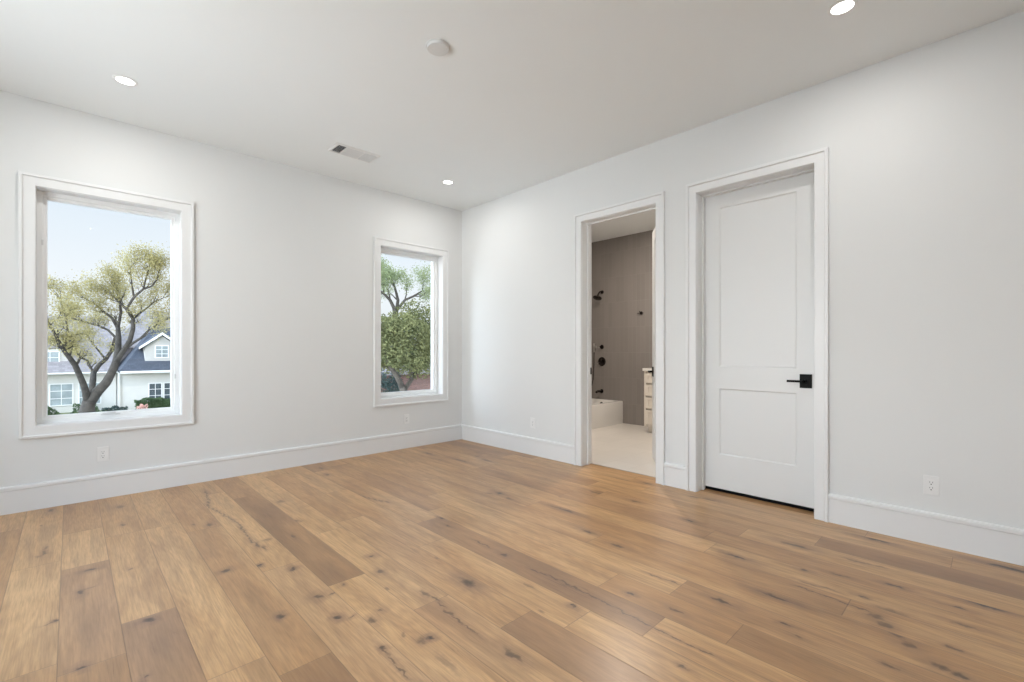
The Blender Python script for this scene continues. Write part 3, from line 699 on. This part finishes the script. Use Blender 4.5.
# ------------------------------------------------------------------ outdoors
GZ = -3.25
M_GRASS = mat('lawn_grass', (.16, .19, .08), .9, var=.3, vscale=.8, bump=.3, bscale=60)
M_SIDING = mat('white_brick_paint', (.55, .535, .505), .7, var=.03, vscale=2)
M_STUCCO = mat('pale_stucco', (.44, .425, .40), .8, var=.04, vscale=2)
M_FASCIA = mat('white_fascia', (.68, .68, .67), .5, var=.01, vscale=4)
M_ROOF = tile_material('grey_shingles', .3, .14, (.24, .222, .228), (.20, .186, .19), .85, 'xz', (0, 0), .008, .14, .5, .5)
M_ROOF_SHADED = tile_material('shaded_shingles', .3, .14, (.055, .063, .082), (.04, .046, .06), .8, 'xz', (0, 0), .008, .16, .5, .5)  # darker copy of the shingles, roof shade put into the colour
M_BRICK = tile_material('red_brick', .21, .075, (.20, .105, .085), (.24, .20, .18), .85, 'xz', (0, 0), .008, .18, .5, .4)
M_PANE = mat('dark_window_pane', (.26, .30, .31), .2, var=.3, vscale=1.2)
M_BARK = mat('grey_bark', (.052, .045, .037), .9, var=.35, vscale=9, bump=.8, bscale=40)
M_BARK2 = mat('dark_bark', (.10, .085, .07), .9, var=.3, vscale=9, bump=.8, bscale=40)
M_LEAF1 = leaf_material('pale_yellow_leaves', (.30, .26, .11), (.47, .43, .23))
M_LEAF2 = leaf_material('olive_leaves', (.075, .09, .045), (.30, .30, .14))
M_LEAF3 = leaf_material('light_green_leaves', (.22, .27, .14), (.36, .40, .22))
M_HEDGE = leaf_material('hedge_leaves', (.05, .085, .045), (.12, .17, .09), .2)
M_BUSH = leaf_material('blue_green_bush', (.035, .055, .055), (.09, .12, .105), .2)
M_PINK = leaf_material('pink_blossom', (.75, .42, .38), (.85, .6, .52), .3)
tag(obj('ground', B(((-80, 30, GZ-.2), (90, 120, GZ))), M_GRASS), 'lawn outside, one storey below the windows', 'ground', kind='structure')
M_BOUNCE = tile_material('bounce_concrete', 3, 3, (.5, .49, .47), (.36, .35, .33), .8, 'xy', (0, 0), .02, .03, .5, .3)  # unseen ground made pale to bounce light up to the ceiling
tag(obj('ground_bounce', B(((-80, .6, GZ-.2), (90, 30, GZ))), M_BOUNCE), 'unseen pale paving added below the windows to bounce light indoors', 'ground', kind='structure')

M_PANE2 = mat('deep_window_pane', (.06, .075, .085), .2, var=.4, vscale=1.5)
def house_window(parent, x0, x1, z0, z1, y, cols=2, rows=2, pane=None):
    f = bmesh.new(); w = .07
    box(f, (x0, y-.05, z0), (x0+w, y+.01, z1)); box(f, (x1-w, y-.05, z0), (x1, y+.01, z1)); box(f, (x0+w, y-.05, z0), (x1-w, y+.01, z0+w)); box(f, (x0+w, y-.05, z1-w), (x1-w, y+.01, z1))
    for k in range(1, cols):
        c_ = x0+(x1-x0)*k/cols; box(f, (c_-.018, y-.035, z0+w), (c_+.018, y-.01, z1-w))
    for k in range(1, rows):
        c_ = z0+(z1-z0)*k/rows; box(f, (x0+w, y-.034, c_-.018), (x1-w, y-.011, c_+.018))
    fo = obj('window', f, M_FASCIA, parent)
    obj('pane', B(((x0+w, y-.02, z0+w), (x1-w, y-.012, z1-w))), pane or M_PANE, fo)
def prism(bm, pts, y0, y1):
    A = [bm.verts.new((x, y0, z)) for x, z in pts]; Bv = [bm.verts.new((x, y1, z)) for x, z in pts]; n = len(pts)
    for i in range(n): bm.faces.new((A[i], A[(i+1) % n], Bv[(i+1) % n], Bv[i]))
    bm.faces.new(A[::-1]); bm.faces.new(Bv)
def hip(bm, x0, x1, y0, y1, z0, z1, run, run2=None, t=.18):
    """hip roof with ridge along x; t fascia thickness"""
    ym = (y0+y1)/2
    lo = [bm.verts.new(p) for p in ((x0, y0, z0-t), (x1, y0, z0-t), (x1, y1, z0-t), (x0, y1, z0-t))]
    mi = [bm.verts.new(p) for p in ((x0, y0, z0), (x1, y0, z0), (x1, y1, z0), (x0, y1, z0))]
    a = bm.verts.new((x0+run, ym, z1)); b = bm.verts.new((x1-(run2 if run2 is not None else run), ym, z1))
    bm.faces.new(lo[::-1])
    for i in range(4): bm.faces.new((lo[i], lo[(i+1) % 4], mi[(i+1) % 4], mi[i]))
    bm.faces.new((mi[0], mi[1], b, a)); bm.faces.new((mi[2], mi[3], a, b)); bm.faces.new((mi[1], mi[2], b)); bm.faces.new((mi[3], mi[0], a))
# pale house with grey roof, behind the yellow tree
root = empty('house', (0, 0, 0)); tag(root, 'long pale house with light grey shingle roof behind the yellow-green tree', 'house')
obj('wall', B(((-16, 41, GZ-.05), (-1.25, 49, -.35))), M_SIDING, root)
bm = bmesh.new(); hip(bm, -16.6, -1.22, 40.4, 49.6, -.3, 3.9, 4, .3); obj('roof', bm, M_ROOF, root)
for xx in (-6.3, -4.85, -3.35): house_window(root, xx, xx+1.25, -2.75, -1.15, 41, 2, 3)
bm = bmesh.new(); prism(bm, [(-5.7, 0.0), (-3.9, 0.0), (-3.9, 1.35), (-5.7, 1.35)], 41.2, 44); dm = obj('dormer', bm, M_STUCCO, root)
bm = bmesh.new(); prism(bm, [(-6.0, 1.25), (-4.8, 2.25), (-3.6, 1.25), (-3.6, 1.38), (-4.8, 2.42), (-6.0, 1.38)], 40.9, 45.2); prism(bm, [(-5.7, 1.3), (-3.9, 1.3), (-4.8, 2.2)], 41.2, 44.4); obj('dormer_roof', bm, M_ROOF, dm)
house_window(dm, -5.3, -4.3, .25, 1.15, 41.2, 2, 2)
obj('gutter', B(((-16.6, 40.28, -.46), (-1.22, 40.42, -.36))), M_FASCIA, root)
# white house with shade painted into its dark roof, and gabled dormer
root = empty('house', (0, 0, 0)); tag(root, 'white brick house with shade-darkened shingle roof and gabled dormer, right in the picture window', 'house')
obj('wall', B(((-1.2, 38.6, GZ-.05), (9.5, 47, -.3))), M_SIDING, root)
bm = bmesh.new(); hip(bm, -1.2, 10, 38.1, 47.5, -.22, 3.1, 2.4, 3); obj('roof', bm, M_ROOF_SHADED, root)
bm = bmesh.new(); hip(bm, -1.2, 14, 43.2, 54, 1.6, 4.8, 2.2, 3); box(bm, (-1.0, 43.6, -.3), (13.6, 53.6, 1.5)); obj('upper_roof', bm, M_ROOF, root)
obj('gutter', B(((-1.2, 37.98, -.45), (9.5, 38.1, -.28))), M_FASCIA, root)
bm = bmesh.new(); prism(bm, [(.27, .1), (2.3, .1), (2.3, 1.5), (.27, 1.5)], 39.0, 41.8); prism(bm, [(.27, 1.5), (2.3, 1.5), (1.285, 2.32)], 39.0, 41.8); dm = obj('dormer', bm, M_STUCCO, root)
bm = bmesh.new(); prism(bm, [(-.06, 1.33), (1.285, 2.40), (2.63, 1.33), (2.63, 1.50), (1.285, 2.60), (-.06, 1.50)], 38.8, 42.6); obj('dormer_roof', bm, M_ROOF_SHADED, dm)
bm = bmesh.new(); prism(bm, [(-.1, 1.28), (1.285, 2.38), (2.67, 1.28), (2.67, 1.46), (1.285, 2.58), (-.1, 1.46)], 38.72, 38.8); obj('bargeboard', bm, M_FASCIA, dm)
house_window(dm, .85, 1.72, .62, 1.6, 39.0, 2, 3)
for xx in (.42, 1.32, 2.22): house_window(root, xx, xx+.84, -2.65, -1.22, 38.6, 2, 3, M_PANE2)
obj('downspout', B(((-1.27, 38.5, GZ-.02), (-1.16, 38.6, -.4))), M_SIDING, root)
# red brick house in the narrow window
root = empty('house', (0, 0, 0)); tag(root, 'red brick house low behind the green tree in the narrow window', 'house')
obj('wall', B(((9.5, 24, GZ-.05), (26, 32, -.35))), M_BRICK, root)
bm = bmesh.new(); hip(bm, 9.0, 26.5, 23.5, 32.5, -.3, 2.0, 4); obj('roof', bm, M_ROOF, root)
for xx in (10.3, 17.5, 20): house_window(root, xx, xx+1.1, -2.6, -1.3, 24, 2, 2)

# ---- plants
def add_leaf(bm, p, size, rng):
    n = Vector((rng.gauss(0, 1), rng.gauss(0, 1), rng.gauss(0, 1)+.5)).normalized()
    a = n.orthogonal().normalized(); a.rotate(Matrix.Rotation(rng.uniform(0, 2*PI), 3, n)); b = n.cross(a)
    l_, w_ = size, size*.55
    v = [bm.verts.new(p+a*l_*.5), bm.verts.new(p+b*w_*.5+n*size*.08), bm.verts.new(p-a*l_*.5), bm.verts.new(p-b*w_*.5+n*size*.08)]
    bm.faces.new((v[0], v[1], v[2])); bm.faces.new((v[0], v[2], v[3]))
def grow(bm, tips, p, d, length, rad, depth, rng, spread=.55, up=.12, wander=.16):
    pts = [p.copy()]; rs = [rad]; n_ = 4; q = p.copy(); dd = d.copy()
    for k in range(n_):
        dd = (dd+Vector((rng.gauss(0, wander), rng.gauss(0, wander), rng.gauss(0, wander)+up*.3))).normalized()
        q = q+dd*length/n_; pts.append(q.copy()); rs.append(rad*(1-.5*(k+1)/n_))
    tube(bm, pts, rs, 6 if rad > .02 else 4, cap=False)
    if depth <= 1: tips.extend(pts[1:])
    if depth == 0: return
    for k in range(rng.choice((2, 3, 3))):
        i = n_ if k < 2 else rng.randint(2, n_-1)
        ax = dd.orthogonal().normalized(); ax.rotate(Matrix.Rotation(rng.uniform(0, 2*PI), 3, dd))
        nd = dd.copy(); nd.rotate(Matrix.Rotation(rng.uniform(.3, 1.0)*spread*1.5, 3, ax)); nd.z += up; nd.normalize()
        grow(bm, tips, pts[i], nd, length*rng.uniform(.62, .85), rs[i]*.8, depth-1, rng, spread, up, wander)
def tree(name, loc, limbs, label, leaf_m, bark_m, nleaf, lsize, lspread, seed, depth=3, twig_len=.7, extra=None, group=None):
    rng = random.Random(seed); bm = bmesh.new(); tips = []
    for pts, rs, br in limbs:
        pts = [Vector(p) for p in pts]; tube(bm, pts, rs, 12)
        for i in range(len(pts)):
            for k in range(br[i] if i < len(br) else 0):
                t = (pts[min(i+1, len(pts)-1)]-pts[max(0, i-1)]).normalized()
                ax = t.orthogonal().normalized(); ax.rotate(Matrix.Rotation(rng.uniform(0, 2*PI), 3, t))
                nd = t.copy(); nd.rotate(Matrix.Rotation(rng.uniform(.25, 1.0), 3, ax)); nd.z += .12; nd.normalize()
                grow(bm, tips, pts[i], nd, twig_len*rng.uniform(.8, 1.25), rs[i]*.62, depth, rng)
    root = empty(name, loc); tag(root, label, 'tree', group)
    obj('trunk', bm, bark_m, root, smooth=True)
    bl = bmesh.new()
    for k in range(nleaf):
        p = rng.choice(tips); r = Vector((rng.gauss(0, 1), rng.gauss(0, 1), rng.gauss(0, 1)))*lspread
        add_leaf(bl, p+r, lsize*rng.uniform(.6, 1.3), rng)
    if extra: extra(bl, rng)
    obj('foliage', bl, leaf_m, root)
    return root
def PT(px, py, y, dy=0):
    """survey reading on the plane at distance y, relative to the tree foot"""
    a = math.radians(YAW); u = (px-512)/FPX; v = -(py-350.8)/FPX
    dx, dyy = math.cos(a)+u*math.sin(a), math.sin(a)-u*math.cos(a); t = (y+dy-CY)/dyy
    return Vector((CX+t*dx, y+dy, CZ+t*v))
TY = 14.0; foot = PT(86, 411, TY); foot.z = GZ
def T1(lst): return [PT(a, b, TY, d)-foot for a, b, d in lst]
TSC = .64
base = [Vector((0, 0, -.1)), Vector((0, 0, .8)), Vector((.02, 0, 1.8))]+T1([(87, 411, 0), (89, 398, 0)])
limbs = [
 (base+T1([(89.2, 393, 0)]), [.5, .42, .36, .30, .20, .12], []),
 (T1([(88, 403, 0), (84.5, 387, -.2), (80, 376, -.4), (75, 365, -.7), (69, 357, -1.0), (64, 351, -1.2)]), [.16, .13, .12, .11, .09, .07], [0, 0, 0, 1, 1, 3]),
 (T1([(64, 351, -1.2), (57, 338, -1.5), (50, 326, -1.6), (44, 312, -1.6)]), [.07, .06, .05, .03], [1, 2, 2, 3]),
 (T1([(64, 351, -1.2), (68, 336, -1.0), (66, 318, -.8), (60, 300, -.8)]), [.06, .05, .04, .03], [1, 2, 2, 3]),
 (T1([(90, 397, 0), (92, 389, .3), (93, 380, .5), (93.5, 372, .7)]), [.14, .13, .13, .11], [0, 0, 0, 1]),
 (T1([(93.5, 373, .7), (88, 362, .9), (81, 356, 1.1), (72, 352, 1.2)]), [.05, .04, .035, .025], [0, 1, 2, 2]),
 (T1([(93.5, 373, .7), (99, 365, .8), (106, 359, .9), (112, 350, 1.0), (115, 338, 1.1)]), [.11, .10, .09, .08, .07], [0, 0, 1, 0, 1]),
 (T1([(106, 360, .9), (99, 351, 1.0), (93, 344, 1.2), (86, 334, 1.4)]), [.045, .04, .03, .02], [0, 1, 2, 3]),
 (T1([(89, 403, 0), (98, 391, -.1), (106, 383, -.2), (112, 372, -.2), (116, 362, -.1), (118, 351, 0), (118.5, 338, .1), (118, 327, .2)]), [.24, .21, .185, .165, .15, .135, .115, .09], [0]*6+[0, 1]),
 (T1([(118, 328, .2), (112, 318, .3), (104, 312, .4), (95, 304, .5), (84, 298, .5)]), [.08, .06, .05, .045, .03], [0, 1, 2, 2, 3]),
 (T1([(118, 328, .2), (121, 312, 0), (119, 298, -.2), (117, 290, -.3), (114, 281, -.3)]), [.07, .06, .05, .035, .02], [0, 1, 2, 3, 3]),
 (T1([(116, 362, -.1), (124, 350, -.4), (130, 340, -.6), (133, 329, -.7), (133, 319, -.8)]), [.12, .11, .10, .09, .08], [0, 0, 0, 1, 1]),
 (T1([(124, 350, -.4), (133, 343, -.6), (141, 338, -.8), (148, 331, -.9), (155, 326, -1.0)]), [.07, .06, .055, .045, .03], [0, 0, 1, 2, 3]),
 (T1([(133, 319, -.8), (126, 309, -.7), (120, 303, -.6), (114, 297, -.5), (107, 291, -.5)]), [.06, .055, .045, .03, .02], [0, 1, 2, 2, 3]),
 (T1([(133, 319, -.8), (127, 308, -1), (134, 297, -1.1), (143.5, 289, -1.2), (152, 286, -1.3), (157, 279, -1.4), (160, 268, -1.4)]), [.065, .06, .055, .045, .04, .03, .02], [0, 0, 1, 2, 1, 2, 3]),
 (T1([(134, 297, -1.1), (132, 286, -1.1), (131, 276, -1.1), (130, 268, -1.2)]), [.045, .035, .03, .02], [0, 1, 2, 3]),
 (T1([(143.5, 289, -1.2), (146, 278, -1.1), (149, 268, -1.1)]), [.035, .03, .02], [0, 2, 3]),
 (T1([(133, 319, -.8), (140, 313, -.8), (147, 308, -.8), (154, 302, -.8), (163, 298, -.8)]), [.05, .045, .035, .03, .02], [0, 1, 1, 2, 3]),
 (T1([(118, 340, .1), (108, 330, .6), (97, 325, 1.0), (84, 322, 1.3), (70, 318, 1.6)]), [.06, .05, .045, .04, .03], [0, 1, 2, 3, 3]),
 (T1([(155, 326, -1), (166, 320, -1), (178, 312, -1)]), [.03, .03, .02], [1, 2, 3]),
]
limbs = [(p_, [r_*TSC for r_ in rs_], b_) for p_, rs_, b_ in limbs]
tree('oak_tree', tuple(foot), limbs, 'spreading tree with forked grey trunk and sparse yellow-green leaves in the picture window', M_LEAF1, M_BARK, 36000, .048, .10, 5, 3, .215)

# green tree in the narrow window
def crown(center, rad, n, size):
    def f(bl, rng):
        for k in range(n):
            d = Vector((rng.gauss(0, 1), rng.gauss(0, 1), rng.gauss(0, 1))).normalized()
            lump = 1+.16*math.sin(d.x*5+1)*math.cos(d.y*4)+.12*math.sin(d.z*7+d.x*3)
            r = rng.uniform(.12, 1)**.5*lump
            add_leaf(bl, center+Vector((d.x*rad[0], d.y*rad[1], d.z*rad[2]))*r, size*rng.uniform(.6, 1.3), rng)
    return f
TY = 12.0; foot = PT(405.5, 400, TY); foot.z = GZ
limbs = [
 ([Vector((0, 0, -.1)), Vector((0, 0, 1.0)), Vector((-.03, 0, 2.0))]+T1([(405, 395, 0), (402, 386, 0)]), [.26, .2, .17, .15, .14], []),
 (T1([(402, 387, 0), (398, 378, -.1), (393, 371, -.2), (388, 362, -.3), (386, 350, -.4)]), [.13, .11, .10, .08, .06], [0, 0, 1, 2, 3]),
 (T1([(404, 391, 0), (411, 380, .2), (416, 372, .4), (424, 366, .5), (432, 355, .6)]), [.10, .09, .085, .07, .05], [0, 0, 1, 2, 3]),
 (T1([(411, 380, .2), (411, 366, .1), (408, 350, 0), (406, 338, 0)]), [.09, .08, .07, .05], [0, 1, 2, 3]),
]
tree('shade_tree', tuple(foot), limbs, 'dense olive-green tree with forked trunk filling the narrow window', M_LEAF2, M_BARK2, 5000, .11, .15, 9, 1, .55,
     extra=crown(Vector((0.15, 0, 4.82)), (2.4, 2.1, 1.45), 24000, .11))
TY = 22.0; foot = PT(396, 400, TY); foot.z = GZ
limbs = [
 ([Vector((0, 0, -.1)), Vector((0, 0, 2)), Vector((0, 0, 4))]+T1([(396, 320, 0)]), [.3, .25, .2, .18], []),
 (T1([(396, 322, 0), (394, 308, 0), (390, 300, 0), (384, 294, 0), (377, 288, 0)]), [.15, .12, .1, .08, .05], [0, 0, 1, 2, 3]),
 (T1([(396, 315, 0), (398, 300, .2), (395, 288, .3), (393, 281, .3)]), [.12, .1, .07, .04], [0, 1, 3, 3]),
 (T1([(397, 310, 0), (405, 300, -.2), (414, 296, -.3), (422, 291, -.3)]), [.1, .08, .07, .04], [0, 1, 2, 3]),
]
tree('background_tree', tuple(foot), limbs, 'sparse light-green tree rising above and behind the dense tree in the narrow window', M_LEAF3, M_BARK, 11000, .10, .2, 21, 2, .62)
def bush(name, c, rad, n, size, m, label, seed, cat='bush', group=None):
    rng = random.Random(seed); bm = bmesh.new()
    for k in range(n):
        d = Vector((rng.gauss(0, 1), rng.gauss(0, 1), abs(rng.gauss(0, 1)))).normalized()
        r = rng.uniform(.6, 1)**.5*(1+.12*math.sin(d.x*9+seed)+.1*math.cos(d.z*8))
        add_leaf(bm, Vector((d.x*rad[0], d.y*rad[1], d.z*rad[2]))*r, size*rng.uniform(.6, 1.3), rng)
    stem = bmesh.new()
    for k in range(5):
        a_ = k*1.3; tube(stem, [(0, 0, -.02), (rad[0]*.3*math.cos(a_), rad[1]*.3*math.sin(a_), rad[2]*.5), (rad[0]*.6*math.cos(a_), rad[1]*.6*math.sin(a_), rad[2]*.8)], [.03, .02, .01], 6)
    root = empty(name, c); tag(root, label, cat, group)
    obj('foliage', bm, m, root); obj('stem', stem, M_BARK2, root)
def hedge(name, x0, x1, y, z1, m, label, seed, n):
    rng = random.Random(seed); bm = bmesh.new()
    for k in range(n):
        x = rng.uniform(x0, x1); ht = (z1-GZ)*(1+.06*math.sin(x*3.1)+.05*math.sin(x*7.7))
        s = rng.random()
        if s < .5: p = Vector((x, y-.45+rng.uniform(-.06, .1), GZ+rng.uniform(0, ht)))
        else: p = Vector((x, y+rng.uniform(-.45, .45), GZ+ht+rng.uniform(-.12, .05)))
        add_leaf(bm, p, .13*rng.uniform(.7, 1.3), rng)
    box(bm, (x0+.1, y-.38, GZ), (x1-.1, y+.38, z1-.15))
    tag(obj(name, bm, m), label, 'hedge')
hedge('hedge', -.45, 5.5, 37.4, -2.35, M_HEDGE, 'dark clipped hedge under the windows of the white house', 3, 6000)
HB = 'low bushes along the grey-roofed house'
bush('bush', (-5.1, 39.6, GZ), (.75, .6, .62), 900, .13, M_HEDGE, 'leftmost low dark bush at the foot of the grey-roofed house', 31, group=HB)
bush('bush', (-3.05, 39.4, GZ), (.8, .6, .78), 900, .13, M_HEDGE, 'low dark bush just left of the forked trunk', 32, group=HB)
bush('bush', (-1.5, 37.5, GZ), (.8, .5, .55), 900, .13, M_BUSH, 'low bluish bush just right of the forked trunk', 33, group=HB)
bush('flowering_bush', (-.15, 36.0, GZ), (.38, .35, .72), 350, .12, M_PINK, 'small pink flowering bush in front of the dark hedge', 34, group=None)
bush('bush', (8.6, 18.0, GZ), (1.3, 1.0, 3.2), 4500, .14, M_BUSH, 'tall dark blue-green bush at the lower left of the narrow window', 35)
bush('bush', (13.6, 21, GZ), (1.5, 1.0, 1.7), 2500, .14, M_HEDGE, 'dark bush in front of the brick house at right of the narrow window', 36)
